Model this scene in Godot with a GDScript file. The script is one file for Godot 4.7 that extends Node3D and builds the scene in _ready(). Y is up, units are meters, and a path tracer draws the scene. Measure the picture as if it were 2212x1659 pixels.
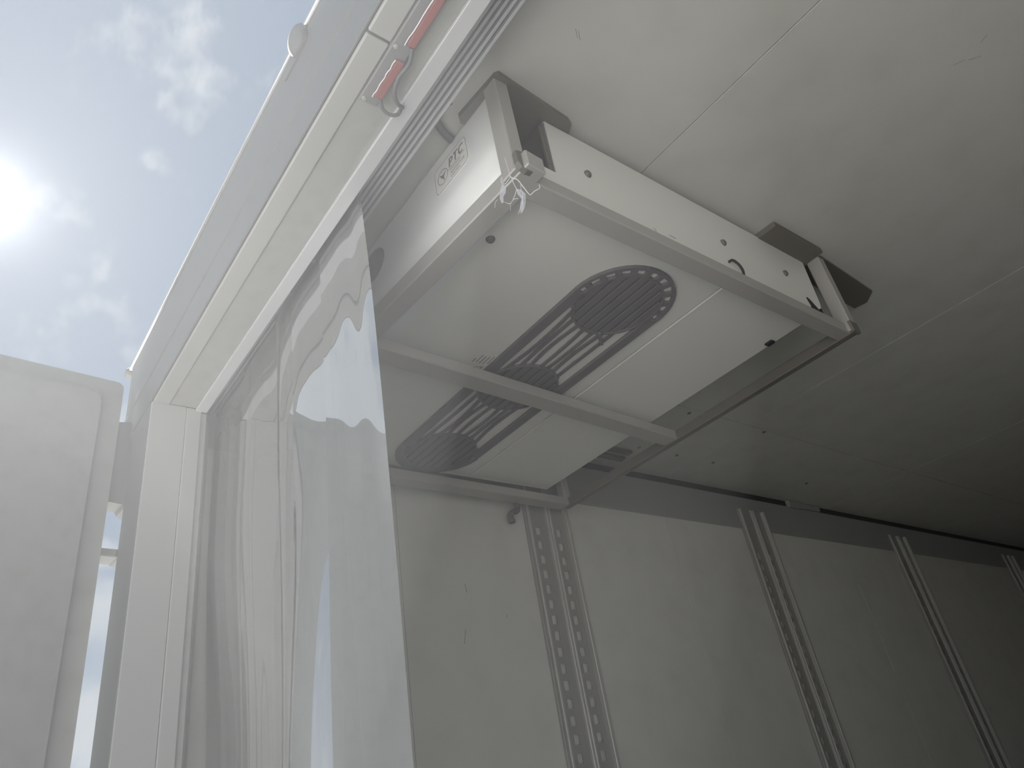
extends Node3D
# Rear of a refrigerated truck body, seen from outside below the door frame, looking up at the
# ceiling unit. The camera stands at the origin; the ceiling is 1 m above it, the ground 1.75 m below.

const CEIL := 1.0
const WALL_L := -1.54
const WALL_R := 0.78
const FLOOR_Y := -0.95
const GROUND := -1.75
const FRONT_Z := -7.2
const REAR_Z := -0.287
const SUN := Vector3(-0.742, 0.669, -0.004)

var M := {}
var used := {}

# ------------------------------------------------------------------ helpers
func _st() -> SurfaceTool:
	var st := SurfaceTool.new()
	st.begin(Mesh.PRIMITIVE_TRIANGLES)
	st.set_smooth_group(-1)
	return st

func _tri(st: SurfaceTool, a: Vector3, b: Vector3, c: Vector3, out: Vector3) -> void:
	var n := (a - c).cross(a - b)
	if n.length_squared() < 1e-18:
		return
	if n.dot(out) >= 0.0:
		st.add_vertex(a); st.add_vertex(b); st.add_vertex(c)
	else:
		st.add_vertex(a); st.add_vertex(c); st.add_vertex(b)

func _quad(st: SurfaceTool, a: Vector3, b: Vector3, c: Vector3, d: Vector3, out: Vector3) -> void:
	_tri(st, a, b, c, out)
	_tri(st, a, c, d, out)

# chamfered box between two corners, in the frame t
func _box(st: SurfaceTool, lo: Vector3, hi: Vector3, bev := 0.0, t := Transform3D()) -> void:
	var c := (lo + hi) * 0.5
	var h := (hi - lo).abs() * 0.5
	bev = minf(bev, minf(h.x, minf(h.y, h.z)) * 0.9)
	for ax in 3:
		var u := (ax + 1) % 3
		var v := (ax + 2) % 3
		for s in [-1.0, 1.0]:
			var p := []
			for k in [[-1, -1], [1, -1], [1, 1], [-1, 1]]:
				var q := Vector3.ZERO
				q[ax] = s * h[ax]
				q[u] = k[0] * (h[u] - bev)
				q[v] = k[1] * (h[v] - bev)
				p.append(t * (c + q))
			var n := Vector3.ZERO
			n[ax] = s
			_quad(st, p[0], p[1], p[2], p[3], t.basis * n)
	if bev <= 0.0:
		return
	for ax in 3:
		var u := (ax + 1) % 3
		var v := (ax + 2) % 3
		for su in [-1.0, 1.0]:
			for sv in [-1.0, 1.0]:
				var p := []
				for k in [[-1, 0], [1, 0], [1, 1], [-1, 1]]:
					var q := Vector3.ZERO
					q[ax] = k[0] * (h[ax] - bev)
					q[u] = su * (h[u] - (bev if k[1] == 1 else 0.0))
					q[v] = sv * (h[v] - (bev if k[1] == 0 else 0.0))
					p.append(t * (c + q))
				var n := Vector3.ZERO
				n[u] = su
				n[v] = sv
				_quad(st, p[0], p[1], p[2], p[3], t.basis * n)
	for sx in [-1.0, 1.0]:
		for sy in [-1.0, 1.0]:
			for sz in [-1.0, 1.0]:
				var s := Vector3(sx, sy, sz)
				_tri(st, t * (c + s * (h - Vector3(0, bev, bev))), t * (c + s * (h - Vector3(bev, 0, bev))), t * (c + s * (h - Vector3(bev, bev, 0))), t.basis * s)

# bar of rectangular section from a to b (a, b on its axis), width along side, height along up
func _bar(st: SurfaceTool, a: Vector3, b: Vector3, w: float, h: float, up := Vector3.UP, bev := 0.002) -> void:
	var z := (b - a).normalized()
	var x := up.cross(z).normalized()
	var y := z.cross(x)
	var t := Transform3D(Basis(x, y, z), (a + b) * 0.5)
	var l := (b - a).length() * 0.5
	_box(st, Vector3(-w / 2, -h / 2, -l), Vector3(w / 2, h / 2, l), bev, t)

# polygon (in the axes u, v from o) extruded by w
func _prism(st: SurfaceTool, pts: PackedVector2Array, o: Vector3, u: Vector3, v: Vector3, w: Vector3) -> void:
	var idx := Geometry2D.triangulate_polygon(pts)
	for k in range(0, idx.size(), 3):
		var a := o + u * pts[idx[k]].x + v * pts[idx[k]].y
		var b := o + u * pts[idx[k + 1]].x + v * pts[idx[k + 1]].y
		var c := o + u * pts[idx[k + 2]].x + v * pts[idx[k + 2]].y
		_tri(st, a, b, c, -w)
		_tri(st, a + w, b + w, c + w, w)
	var area := 0.0
	for k in pts.size():
		var p := pts[k]
		var q := pts[(k + 1) % pts.size()]
		area += p.x * q.y - q.x * p.y
	for k in pts.size():
		var p := pts[k]
		var q := pts[(k + 1) % pts.size()]
		var d := q - p
		var n2 := Vector2(d.y, -d.x) * signf(area)
		var a := o + u * p.x + v * p.y
		var b := o + u * q.x + v * q.y
		_quad(st, a, b, b + w, a + w, u * n2.x + v * n2.y)

# round tube along points
func _tube(st: SurfaceTool, pts: Array, r: float, seg := 8, caps := true, r_end := -1.0) -> void:
	var rings := []
	var n := pts.size()
	var prev := Vector3.ZERO
	for i in n:
		var d: Vector3 = (pts[mini(i + 1, n - 1)] - pts[maxi(i - 1, 0)]).normalized()
		var x := prev
		if i == 0:
			x = d.cross(Vector3.UP if absf(d.y) < 0.9 else Vector3.RIGHT)
		x = (x - d * x.dot(d)).normalized()
		prev = x
		var y := d.cross(x)
		var rr := r if r_end < 0.0 else lerpf(r, r_end, float(i) / (n - 1))
		var ring := []
		for k in seg:
			var a := TAU * k / seg
			ring.append(pts[i] + (x * cos(a) + y * sin(a)) * rr)
		rings.append(ring)
	st.set_smooth_group(1)
	for i in n - 1:
		for k in seg:
			var k2 := (k + 1) % seg
			var out: Vector3 = rings[i][k] + rings[i][k2] - pts[i] * 2.0
			_quad(st, rings[i][k], rings[i][k2], rings[i + 1][k2], rings[i + 1][k], out)
	st.set_smooth_group(-1)
	if caps:
		for e in [0, n - 1]:
			var out: Vector3 = pts[0] - pts[1] if e == 0 else pts[n - 1] - pts[n - 2]
			for k in seg:
				_tri(st, pts[e], rings[e][k], rings[e][(k + 1) % seg], out)

# flat ring or disc on the plane o, u, v between radii (with depth w)
func _ring(st: SurfaceTool, o: Vector3, u: Vector3, v: Vector3, r0: float, r1: float, w: Vector3, seg := 24, a0 := 0.0, a1 := TAU) -> void:
	for k in seg:
		var s := a0 + (a1 - a0) * k / seg
		var e := a0 + (a1 - a0) * (k + 1) / seg
		var ds := u * cos(s) + v * sin(s)
		var de := u * cos(e) + v * sin(e)
		_quad(st, o + ds * r0, o + ds * r1, o + de * r1, o + de * r0, -w)
		_quad(st, o + ds * r0 + w, o + ds * r1 + w, o + de * r1 + w, o + de * r0 + w, w)
		_quad(st, o + ds * r1, o + de * r1, o + de * r1 + w, o + ds * r1 + w, ds + de)
		if r0 > 0.0:
			_quad(st, o + ds * r0, o + de * r0, o + de * r0 + w, o + ds * r0 + w, -ds - de)

# lathe of a profile (x radius, y height) about the axis v at o
func _lathe(st: SurfaceTool, prof: Array, o: Vector3, axis: Vector3, seg := 16) -> void:
	var x := axis.cross(Vector3.UP if absf(axis.normalized().y) < 0.9 else Vector3.RIGHT).normalized()
	var z := x.cross(axis).normalized()
	var ax := axis.normalized()
	for i in prof.size() - 1:
		for k in seg:
			var s := TAU * k / seg
			var e := TAU * (k + 1) / seg
			var ds := x * cos(s) + z * sin(s)
			var de := x * cos(e) + z * sin(e)
			var p: Vector2 = prof[i]
			var q: Vector2 = prof[i + 1]
			var nn := Vector2(q.y - p.y, -(q.x - p.x))
			var out := (ds + de) * 0.5 * nn.x + ax * nn.y
			_quad(st, o + ds * p.x + ax * p.y, o + de * p.x + ax * p.y, o + de * q.x + ax * q.y, o + ds * q.x + ax * q.y, out)

func _commit(st: SurfaceTool) -> ArrayMesh:
	st.generate_normals()
	return st.commit()

func _obj(called: String, st: SurfaceTool, mat: Material, parent: Node) -> MeshInstance3D:
	return _put(called, _commit(st), mat, parent)

func _put(called: String, mesh: Mesh, mat: Material, parent: Node) -> MeshInstance3D:
	var o := MeshInstance3D.new()
	o.name = _numbered(called, parent)
	o.mesh = mesh
	o.material_override = mat
	o.cast_shadow = GeometryInstance3D.SHADOW_CASTING_SETTING_ON
	parent.add_child(o, true)
	return o

func _numbered(called: String, parent: Node) -> String:
	var key := "%d/%s" % [parent.get_instance_id(), called]
	var n: int = used.get(key, 0)
	used[key] = n + 1
	return called if n == 0 else "%s_%03d" % [called, n]

func _thing(called: String, label: String, category: String, at := Vector3.ZERO, group := "", kind := "") -> Node3D:
	var o := Node3D.new()
	o.name = _numbered(called, self)
	o.position = at
	add_child(o, true)
	_tag(o, label, category, group, kind)
	return o

func _tag(o: Node, label: String, category: String, group := "", kind := "") -> void:
	o.set_meta("label", label)
	o.set_meta("category", category)
	if group:
		o.set_meta("group", group)
	if kind:
		o.set_meta("kind", kind)

func _mat(c: Color, rough := 0.6, metal := 0.0) -> StandardMaterial3D:
	var m := StandardMaterial3D.new()
	m.albedo_color = c
	m.roughness = rough
	m.metallic = metal
	return m

func _grime(m: StandardMaterial3D, lo: float, freq: float, scale: float, sd: int) -> StandardMaterial3D:
	var nz := FastNoiseLite.new()
	nz.seed = sd
	nz.noise_type = FastNoiseLite.TYPE_SIMPLEX_SMOOTH
	nz.frequency = freq
	nz.fractal_octaves = 5
	var t := NoiseTexture2D.new()
	t.width = 512
	t.height = 512
	t.seamless = true
	t.noise = nz
	var g := Gradient.new()
	g.set_color(0, Color(lo, lo, lo * 0.99))
	g.set_color(1, Color(1, 1, 1))
	g.add_point(0.45, Color(lo * 0.35 + 0.65, lo * 0.35 + 0.65, lo * 0.35 + 0.645))
	t.color_ramp = g
	m.albedo_texture = t
	m.uv1_triplanar = true
	m.uv1_world_triplanar = true
	m.uv1_scale = Vector3.ONE * scale
	return m

# ------------------------------------------------------------------ sky
func _sky_image() -> Image:
	var w := 1536
	var h := 768
	var img := Image.create(w, h, false, Image.FORMAT_RGBF)
	var wisps := FastNoiseLite.new()
	wisps.seed = 11
	wisps.noise_type = FastNoiseLite.TYPE_SIMPLEX_SMOOTH
	wisps.frequency = 7.0
	wisps.fractal_octaves = 6
	wisps.fractal_gain = 0.58
	wisps.domain_warp_enabled = true
	wisps.domain_warp_amplitude = 0.05
	wisps.domain_warp_frequency = 5.0
	var banks := FastNoiseLite.new()
	banks.seed = 4
	banks.noise_type = FastNoiseLite.TYPE_SIMPLEX_SMOOTH
	banks.frequency = 1.3
	banks.fractal_octaves = 4
	var puffs := [[Vector3(-0.585, 0.809, -0.045), 0.075, 0.62], [Vector3(-0.535, 0.838, -0.085), 0.05, 0.45], [Vector3(-0.597, 0.798, -0.080), 0.035, 0.55], [Vector3(-0.674, 0.731, -0.104), 0.02, 0.72], [Vector3(-0.40, 0.80, 0.45), 0.25, 0.5], [Vector3(-0.80, 0.47, 0.36), 0.28, 1.0], [Vector3(-0.923, 0.353, -0.152), 0.035, 0.6], [Vector3(-0.945, 0.285, -0.157), 0.04, 0.75], [Vector3(-0.973, 0.16, -0.165), 0.05, 0.85], [Vector3(0.5, 0.5, 0.7), 0.35, 0.6], [Vector3(0.6, 0.6, -0.5), 0.3, 0.5]]
	for p in puffs:
		p[0] = (p[0] as Vector3).normalized()
	var sun := Vector3(-0.742, 0.668, 0.046).normalized()
	img.fill(Color(0.30, 0.30, 0.29))
	for j in h / 2 + 4:
		var el := PI * (0.5 - (j + 0.5) / h)
		var y := sin(el)
		var cy := cos(el)
		var low := pow(clampf(1.0 - y, 0.0, 1.0), 4.0)
		var base := Vector3(0.215, 0.29, 0.405).lerp(Vector3(0.72, 0.80, 0.87), low)
		for i in w:
			var az := TAU * (i + 0.5) / w
			var d := Vector3(sin(az) * cy, y, -cos(az) * cy)
			var th := acos(clampf(d.dot(sun), -1.0, 1.0))
			var glow := 0.44 * exp(-th / 0.10) + 0.06 * exp(-th / 0.4) + 0.8 * exp(-pow(th / 0.045, 2.0))
			var p := d / (y + 0.3)
			var n := wisps.get_noise_3dv(d)
			var bk := banks.get_noise_3d(p.x, 0.0, p.z)
			var m := 0.0
			for q in puffs:
				var e: float = d.distance_squared_to(q[0]) / (q[1] * q[1])
				if e < 6.0:
					m = maxf(m, q[2] * exp(-e * 0.7))
			m = maxf(m, 0.30 * clampf(bk * 2.2, 0.0, 1.0) + 0.42 * clampf((0.42 - y) * 3.2, 0.0, 1.0) * (0.5 + bk))
			var c := clampf((m + n * 0.85 - 0.26) * 1.7, 0.0, 1.0)
			c = c * c * (3.0 - 2.0 * c)
			var v := base + Vector3(1.0, 0.98, 0.95) * glow
			var cl := Vector3(0.60, 0.64, 0.67) + Vector3(1.0, 0.98, 0.95) * (glow * 0.95) + Vector3(0.16, 0.15, 0.13) * low
			v = v.lerp(cl, c * 0.75)
			img.set_pixel(i, j, Color(v.x, v.y, v.z))
	return img

# ------------------------------------------------------------------ scene
func _ready() -> void:
	# camera
	var cam := Camera3D.new()
	cam.name = "camera"
	cam.fov = 56.115
	cam.near = 0.01
	cam.far = 300.0
	cam.transform = Transform3D(Basis(Vector3(0.593527, -0.15696, -0.78936), Vector3(0.496972, 0.842945, 0.206063), Vector3(0.633043, -0.514594, 0.578315)), Vector3.ZERO)
	add_child(cam)
	cam.current = true
	# sky, exposure
	var we := WorldEnvironment.new()
	we.name = "world_environment"
	var env := Environment.new()
	env.background_mode = Environment.BG_SKY
	var pm := PanoramaSkyMaterial.new()
	pm.panorama = ImageTexture.create_from_image(_sky_image())
	var sky := Sky.new()
	sky.sky_material = pm
	env.sky = sky
	env.background_energy_multiplier = 1.0
	env.tonemap_mode = Environment.TONE_MAPPER_LINEAR
	env.tonemap_exposure = 1.0
	env.sdfgi_enabled = true
	env.ssao_enabled = true
	env.ssil_enabled = true
	env.volumetric_fog_enabled = true
	env.volumetric_fog_density = 0.0
	we.environment = env
	add_child(we)
	# sun
	var sun := DirectionalLight3D.new()
	sun.name = "sun"
	sun.light_energy = 7.1
	sun.light_color = Color(1.0, 0.985, 0.965)
	sun.light_angular_distance = 0.6
	sun.shadow_enabled = true
	add_child(sun)
	sun.look_at_from_position(SUN * 20.0, Vector3.ZERO)

	_materials()
	_ground_and_body()
	_ceiling()
	_walls()
	_door_frame()
	_door()
	_tracks()
	_frame()
	_unit()
	_curtain()
	_small()
	_marks()
	_mist()

func _materials() -> void:
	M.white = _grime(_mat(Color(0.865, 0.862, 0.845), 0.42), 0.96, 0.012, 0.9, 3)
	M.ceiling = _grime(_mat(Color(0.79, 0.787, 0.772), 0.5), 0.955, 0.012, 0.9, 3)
	M.unit = _mat(Color(0.90, 0.897, 0.88), 0.32)
	M.unit_front = _mat(Color(0.955, 0.96, 0.965), 0.2)
	M.unit_front.clearcoat_enabled = true
	M.unit_front.clearcoat = 1.0
	M.unit_front.clearcoat_roughness = 0.12
	M.paint = _grime(_mat(Color(0.64, 0.64, 0.63), 0.5), 0.94, 0.02, 2.0, 8)
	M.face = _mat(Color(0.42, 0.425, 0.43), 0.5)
	M.door = _grime(_mat(Color(0.60, 0.60, 0.59), 0.5), 0.93, 0.02, 1.6, 9)
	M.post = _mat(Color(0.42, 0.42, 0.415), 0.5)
	M.alu = _mat(Color(0.80, 0.805, 0.815), 0.4, 0.1)
	M.alu_bright = _mat(Color(0.88, 0.88, 0.88), 0.25, 0.9)
	M.steel = _mat(Color(0.70, 0.69, 0.675), 0.42, 0.2)
	M.steel_dark = _mat(Color(0.47, 0.455, 0.435), 0.55, 0.2)
	M.brown = _mat(Color(0.46, 0.445, 0.425), 0.65)
	M.inner = _mat(Color(0.43, 0.42, 0.43), 0.55)
	M.grille = _mat(Color(0.42, 0.405, 0.42), 0.55)
	M.grille_in = _mat(Color(0.35, 0.335, 0.355), 0.7)
	M.track = _mat(Color(0.63, 0.625, 0.61), 0.5, 0.1)
	M.track_rib = _mat(Color(0.76, 0.755, 0.74), 0.35, 0.2)
	M.cove = _mat(Color(0.61, 0.615, 0.61), 0.6)
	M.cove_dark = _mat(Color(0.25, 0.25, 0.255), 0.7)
	M.dark = _mat(Color(0.2, 0.2, 0.21), 0.6)
	M.cable = _mat(Color(0.4, 0.4, 0.41), 0.5)
	M.print = _mat(Color(0.47, 0.47, 0.47), 0.6)
	M.print_line = _mat(Color(0.56, 0.56, 0.555), 0.6)
	M.print_faint = _mat(Color(0.6, 0.6, 0.59), 0.6)
	M.sticker = _mat(Color(0.90, 0.897, 0.885), 0.3)
	M.red = _mat(Color(0.60, 0.35, 0.345), 0.4)
	M.seal = _mat(Color(0.65, 0.65, 0.64), 0.6)
	M.backing = _mat(Color(0.50, 0.50, 0.51), 0.6)
	M.silver = _mat(Color(0.9, 0.9, 0.9), 0.3, 0.3)
	M.floor = _mat(Color(0.45, 0.45, 0.44), 0.5, 0.3)
	M.thread = _mat(Color(0.9, 0.9, 0.92), 0.35)
	M.film = _mat(Color(0.85, 0.86, 0.88, 0.42), 0.35)
	M.film.transparency = BaseMaterial3D.TRANSPARENCY_ALPHA
	M.scuff = _mat(Color(0.62, 0.62, 0.60), 0.7)
	M.concrete = _grime(_mat(Color(0.70, 0.70, 0.692), 0.9), 0.85, 0.01, 0.15, 21)
	var pvc := _mat(Color(0.75, 0.755, 0.76, 0.90), 0.03, 0.68)
	pvc.transparency = BaseMaterial3D.TRANSPARENCY_ALPHA
	pvc.metallic_specular = 1.0
	pvc.clearcoat_enabled = true
	pvc.clearcoat = 1.0
	pvc.clearcoat_roughness = 0.02
	M.pvc = pvc
	var milky := pvc.duplicate()
	milky.albedo_color = Color(0.66, 0.66, 0.65, 0.80)
	milky.metallic = 0.35
	M.pvc_milky = milky

func _ground_and_body() -> void:
	var st := _st()
	_box(st, Vector3(-60, GROUND - 0.3, -60), Vector3(60, GROUND, 60))
	_tag(_obj("ground", st, M.concrete, self), "pale concrete yard in the sun under and behind the truck", "ground", "", "structure")
	st = _st()
	_box(st, Vector3(WALL_L - 0.06, FLOOR_Y - 0.14, FRONT_Z - 0.08), Vector3(WALL_R + 0.06, FLOOR_Y, REAR_Z), 0.004)
	_tag(_obj("floor", st, M.floor, self), "grey metal floor of the truck box", "floor", "", "structure")
	st = _st()
	_box(st, Vector3(WALL_L - 0.06, FLOOR_Y, FRONT_Z - 0.08), Vector3(WALL_R + 0.06, CEIL + 0.12, FRONT_Z), 0.0)
	_tag(_obj("wall_front", st, M.white, self), "white wall closing the far dark end of the truck box", "wall", "", "structure")

func _ceiling() -> void:
	var c := _thing("ceiling", "white panelled ceiling of the truck box carrying the cooling unit", "ceiling", Vector3.ZERO, "", "structure")
	var st := _st()
	_box(st, Vector3(WALL_L - 0.06, CEIL + 0.025, FRONT_Z), Vector3(WALL_R + 0.06, CEIL + 0.125, REAR_Z - 0.1), 0.0)
	_obj("roof_slab", st, M.paint, c)
	var g := 0.0012
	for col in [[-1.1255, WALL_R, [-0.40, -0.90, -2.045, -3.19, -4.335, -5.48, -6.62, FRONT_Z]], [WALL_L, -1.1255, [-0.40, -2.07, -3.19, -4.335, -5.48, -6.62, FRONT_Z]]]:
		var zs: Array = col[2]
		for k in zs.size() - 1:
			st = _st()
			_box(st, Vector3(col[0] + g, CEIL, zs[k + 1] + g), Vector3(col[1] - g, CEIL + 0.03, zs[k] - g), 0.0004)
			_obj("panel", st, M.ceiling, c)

func _walls() -> void:
	var g := 0.0007
	var zs := [-0.38, -0.92, -2.02, -3.22, -4.43, -5.75, FRONT_Z]
	var w := _thing("wall_left", "white panelled side wall behind the perforated tracks", "wall", Vector3.ZERO, "", "structure")
	var st := _st()
	_box(st, Vector3(WALL_L - 0.06, FLOOR_Y, FRONT_Z), Vector3(WALL_L - 0.02, CEIL + 0.12, REAR_Z - 0.09), 0.0)
	_obj("outer_skin", st, M.paint, w)
	for k in zs.size() - 1:
		st = _st()
		_box(st, Vector3(WALL_L - 0.03, FLOOR_Y, zs[k + 1] + g), Vector3(WALL_L, CEIL + 0.02, zs[k] - g), 0.0003)
		_obj("panel", st, M.white, w)
	w = _thing("wall_right", "white side wall of the truck box out of view on the right", "wall", Vector3.ZERO, "", "structure")
	st = _st()
	_box(st, Vector3(WALL_R, FLOOR_Y, FRONT_Z), Vector3(WALL_R + 0.06, CEIL + 0.12, REAR_Z - 0.09), 0.0)
	_obj("panel", st, M.white, w)
	# metal angle running along the top of the wall, with a shadow groove under the ceiling
	var t := _thing("trim_1", "dark grey metal angle along the top of the side wall, under the ceiling", "trim", Vector3.ZERO, "", "structure")
	st = _st()
	_prism(st, PackedVector2Array([Vector2(WALL_L, 0.838), Vector2(WALL_L + 0.006, 0.836), Vector2(WALL_L + 0.008, 0.842), Vector2(WALL_L + 0.008, 0.972), Vector2(WALL_L, 0.974)]), Vector3(0, 0, FRONT_Z), Vector3.RIGHT, Vector3.UP, Vector3(0, 0, -FRONT_Z - 0.40))
	_obj("angle_face", st, M.cove, t)
	st = _st()
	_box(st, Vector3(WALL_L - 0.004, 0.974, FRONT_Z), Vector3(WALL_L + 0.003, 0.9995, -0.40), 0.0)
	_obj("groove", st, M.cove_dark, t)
	st = _st()
	_box(st, Vector3(WALL_L + 0.001, 0.968, -2.97), Vector3(WALL_L + 0.020, 0.9995, -2.86), 0.003)
	_box(st, Vector3(WALL_L + 0.001, 0.975, -3.12), Vector3(WALL_L + 0.013, 0.9995, -2.97), 0.003)
	_obj("joint_cover", st, M.cove, t)

func _door_frame() -> void:
	var f := _thing("trim_2", "off-white rear door frame, header beam and posts round the opening", "door frame", Vector3.ZERO, "", "structure")
	var x0 := -1.603
	var x1 := WALL_R + 0.06
	var yb := 0.878
	var yt := 1.125
	var st := _st()
	_box(st, Vector3(x0 - 0.10, yb, -0.385), Vector3(x1, yt - 0.006, REAR_Z), 0.006)
	_obj("header_beam", st, M.face, f)
	# bright rim along the roof edge
	st = _st()
	_tube(st, [Vector3(x0 - 0.12, yt - 0.006, REAR_Z + 0.001), Vector3(x1, yt - 0.006, REAR_Z + 0.001)], 0.0055, 10)
	_obj("roof_rim", st, M.alu_bright, f)
	# raised ridge across the header face
	st = _st()
	_prism(st, PackedVector2Array([Vector2(0, 0.958), Vector2(0.0022, 0.961), Vector2(0.0022, 0.9635), Vector2(0, 0.966)]), Vector3(x0 - 0.09, 0, REAR_Z), Vector3(0, 0, 1), Vector3.UP, Vector3(x1 - x0 + 0.09, 0, 0))
	_obj("ridge", st, M.post, f)
	st = _st()
	_box(st, Vector3(-1.45, yb - 0.002, REAR_Z - 0.002), Vector3(x1, 0.952, REAR_Z + 0.002), 0.001)
	_obj("header_face_plate", st, M.face, f)
	# seal strip under the header in two lengths, butted with a gap
	for s in [[-1.435, -0.4655], [-0.4615, WALL_R]]:
		st = _st()
		_box(st, Vector3(s[0], 0.871, -0.3226), Vector3(s[1], yb + 0.001, REAR_Z - 0.003), 0.002)
		_obj("seal_strip", st, M.seal, f)
	st = _st()
	_box(st, Vector3(-1.435, 0.874, -0.378), Vector3(WALL_R, yb + 0.001, -0.3236), 0.0015)
	_obj("soffit_plate", st, M.paint, f)
	st = _st()
	_box(st, Vector3(-1.435, 0.867, -0.398), Vector3(WALL_R, 0.8745, -0.3767), 0.001)
	_box(st, Vector3(-1.435, 0.867, -0.4), Vector3(WALL_R, 1.0, -0.396), 0.001)
	_obj("metal_angle", st, M.alu, f)
	# left post
	st = _st()
	_box(st, Vector3(-1.592, FLOOR_Y - 0.15, -0.385), Vector3(-1.439, yb, REAR_Z), 0.006)
	_obj("corner_post", st, M.post, f)
	st = _st()
	_box(st, Vector3(-1.441, FLOOR_Y, -0.358), Vector3(-1.435, 0.874, REAR_Z - 0.001), 0.001)
	_obj("jamb_plate", st, M.seal, f)
	st = _st()
	_box(st, Vector3(-1.45, FLOOR_Y, -0.3895), Vector3(-1.434, 0.874, -0.3585), 0.002)
	_obj("jamb_plate", st, M.seal, f)
	st = _st()
	for k in 3:
		_box(st, Vector3(-1.545, FLOOR_Y, -0.402 - k * 0.012), Vector3(-1.44 - k * 0.03, 0.868, -0.3895 - k * 0.012), 0.001)
	_obj("inner_return", st, M.paint, f)
	st = _st()
	_box(st, Vector3(WALL_R, FLOOR_Y - 0.15, -0.39), Vector3(WALL_R + 0.06, yb, REAR_Z), 0.004)
	_obj("corner_post", st, M.post, f)
	st = _st()
	for z in [-0.29]:
		_box(st, Vector3(-1.603, FLOOR_Y - 0.15, -0.39), Vector3(WALL_R + 0.06, FLOOR_Y - 0.001, REAR_Z + 0.001), 0.004)
	_obj("sill", st, M.steel, f)

	# rounded clearance lamp on the roof edge and the corner lug
	var a := _thing("clearance_lamp", "rounded grey clearance lamp on the roof edge of the truck", "lamp", Vector3(-0.672, 1.104, REAR_Z))
	var lens := SphereMesh.new()
	lens.radius = 0.5
	lens.height = 1.0
	lens.radial_segments = 24
	lens.rings = 12
	var o := _put("lens", lens, M.face, a)
	o.scale = Vector3(0.050, 0.062, 0.030)
	o.position = Vector3(0.014, 0.004, 0.004)
	st = _st()
	_prism(st, _rounded(0.045, 0.016, 0.012), Vector3(-0.005, -0.012, -0.004), Vector3.RIGHT, Vector3.UP, Vector3(0, 0, 0.007))
	_obj("base_plate", st, M.face, a)
	a = _thing("corner_lug", "small rounded grey lug at the end of the roof edge above the open door", "lug", Vector3(-1.725, 1.118, REAR_Z + 0.001))
	st = _st()
	_lathe(st, [Vector2(0.0, -0.020), Vector2(0.006, -0.018), Vector2(0.010, -0.011), Vector2(0.011, 0.011), Vector2(0.007, 0.018), Vector2(0.0, 0.020)], Vector3.ZERO, Vector3.RIGHT, 14)
	_obj("cap", st, M.face, a)

	# red marker lamps under the header, on a dark backing strip
	var b := _thing("lamp_backing_strip", "dark backing strip under the header that carries the red lamps", "strip")
	st = _st()
	_box(st, Vector3(-0.553, 0.867, -0.350), Vector3(0.6, 0.8742, -0.3236), 0.0012)
	_obj("strip", st, M.backing, b)
	for x in [-0.549, -0.46, -0.37]:
		st = _st()
		_lathe(st, [Vector2(0.0035, 0.0), Vector2(0.0030, -0.0018), Vector2(0.0, -0.0022)], Vector3(x, 0.867, -0.329), Vector3.UP, 10)
		_obj("screw", st, M.steel, b)
	for s in [[-0.538, -0.474, "red marker lamp nearer the corner of the header, with a cable loop at its end"], [-0.450, -0.300, "longer red marker lamp under the header, nearer the top of the picture"]]:
		var l := _thing("marker_lamp", s[2], "lamp", Vector3(s[0], 0.867, -0.3425), "red marker lamps under the header")
		var len: float = s[1] - s[0]
		st = _st()
		_box(st, Vector3(0, -0.006, -0.008), Vector3(len, 0, 0.006), 0.0025)
		_obj("red_lens", st, M.red, l)
		st = _st()
		var pts := []
		for k in 14:
			pts.append(Vector3(len * k / 13.0, -0.0055 + 0.0006 * sin(k * 2.4), 0.0068 + 0.0005 * sin(k * 1.7)))
		_tube(st, pts, 0.0010, 6)
		_obj("bright_edge", st, M.silver, l)
	# cables
	st = _st()
	_tube(st, _smooth([Vector3(-0.536, 0.862, -0.347), Vector3(-0.547, 0.86, -0.356), Vector3(-0.549, 0.858, -0.368), Vector3(-0.545, 0.86, -0.378), Vector3(-0.540, 0.866, -0.3805)], 5), 0.0026, 8)
	_tag(_obj("cable", st, M.cable, self), "short dark cable looping from the end of the red lamp into the rail", "cable")
	st = _st()
	_tube(st, _smooth([Vector3(-0.449, 0.862, -0.346), Vector3(-0.468, 0.859, -0.3525), Vector3(-0.492, 0.858, -0.3505), Vector3(-0.514, 0.858, -0.356), Vector3(-0.527, 0.859, -0.367), Vector3(-0.533, 0.862, -0.378), Vector3(-0.535, 0.866, -0.381)], 5), 0.0030, 8)
	_tag(_obj("cable", st, M.cable, self), "long dark cable curving between the two red lamps down to the rail", "cable")

func _rounded(hx: float, hy: float, r: float, seg := 6) -> PackedVector2Array:
	var p := PackedVector2Array()
	for q in 4:
		var c := Vector2((hx - r) * (1 if q == 0 or q == 3 else -1), (hy - r) * (1 if q < 2 else -1))
		for k in seg + 1:
			var a := PI / 2 * (q + float(k) / seg)
			p.append(c + Vector2(cos(a), sin(a)) * r)
	return p

func _smooth(p: Array, sub: int) -> Array:
	var r := []
	for i in p.size() - 1:
		for k in sub:
			r.append((p[i] as Vector3).cubic_interpolate(p[i + 1], p[maxi(i - 1, 0)], p[mini(i + 2, p.size() - 1)], float(k) / sub))
	r.append(p[-1])
	return r

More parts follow.
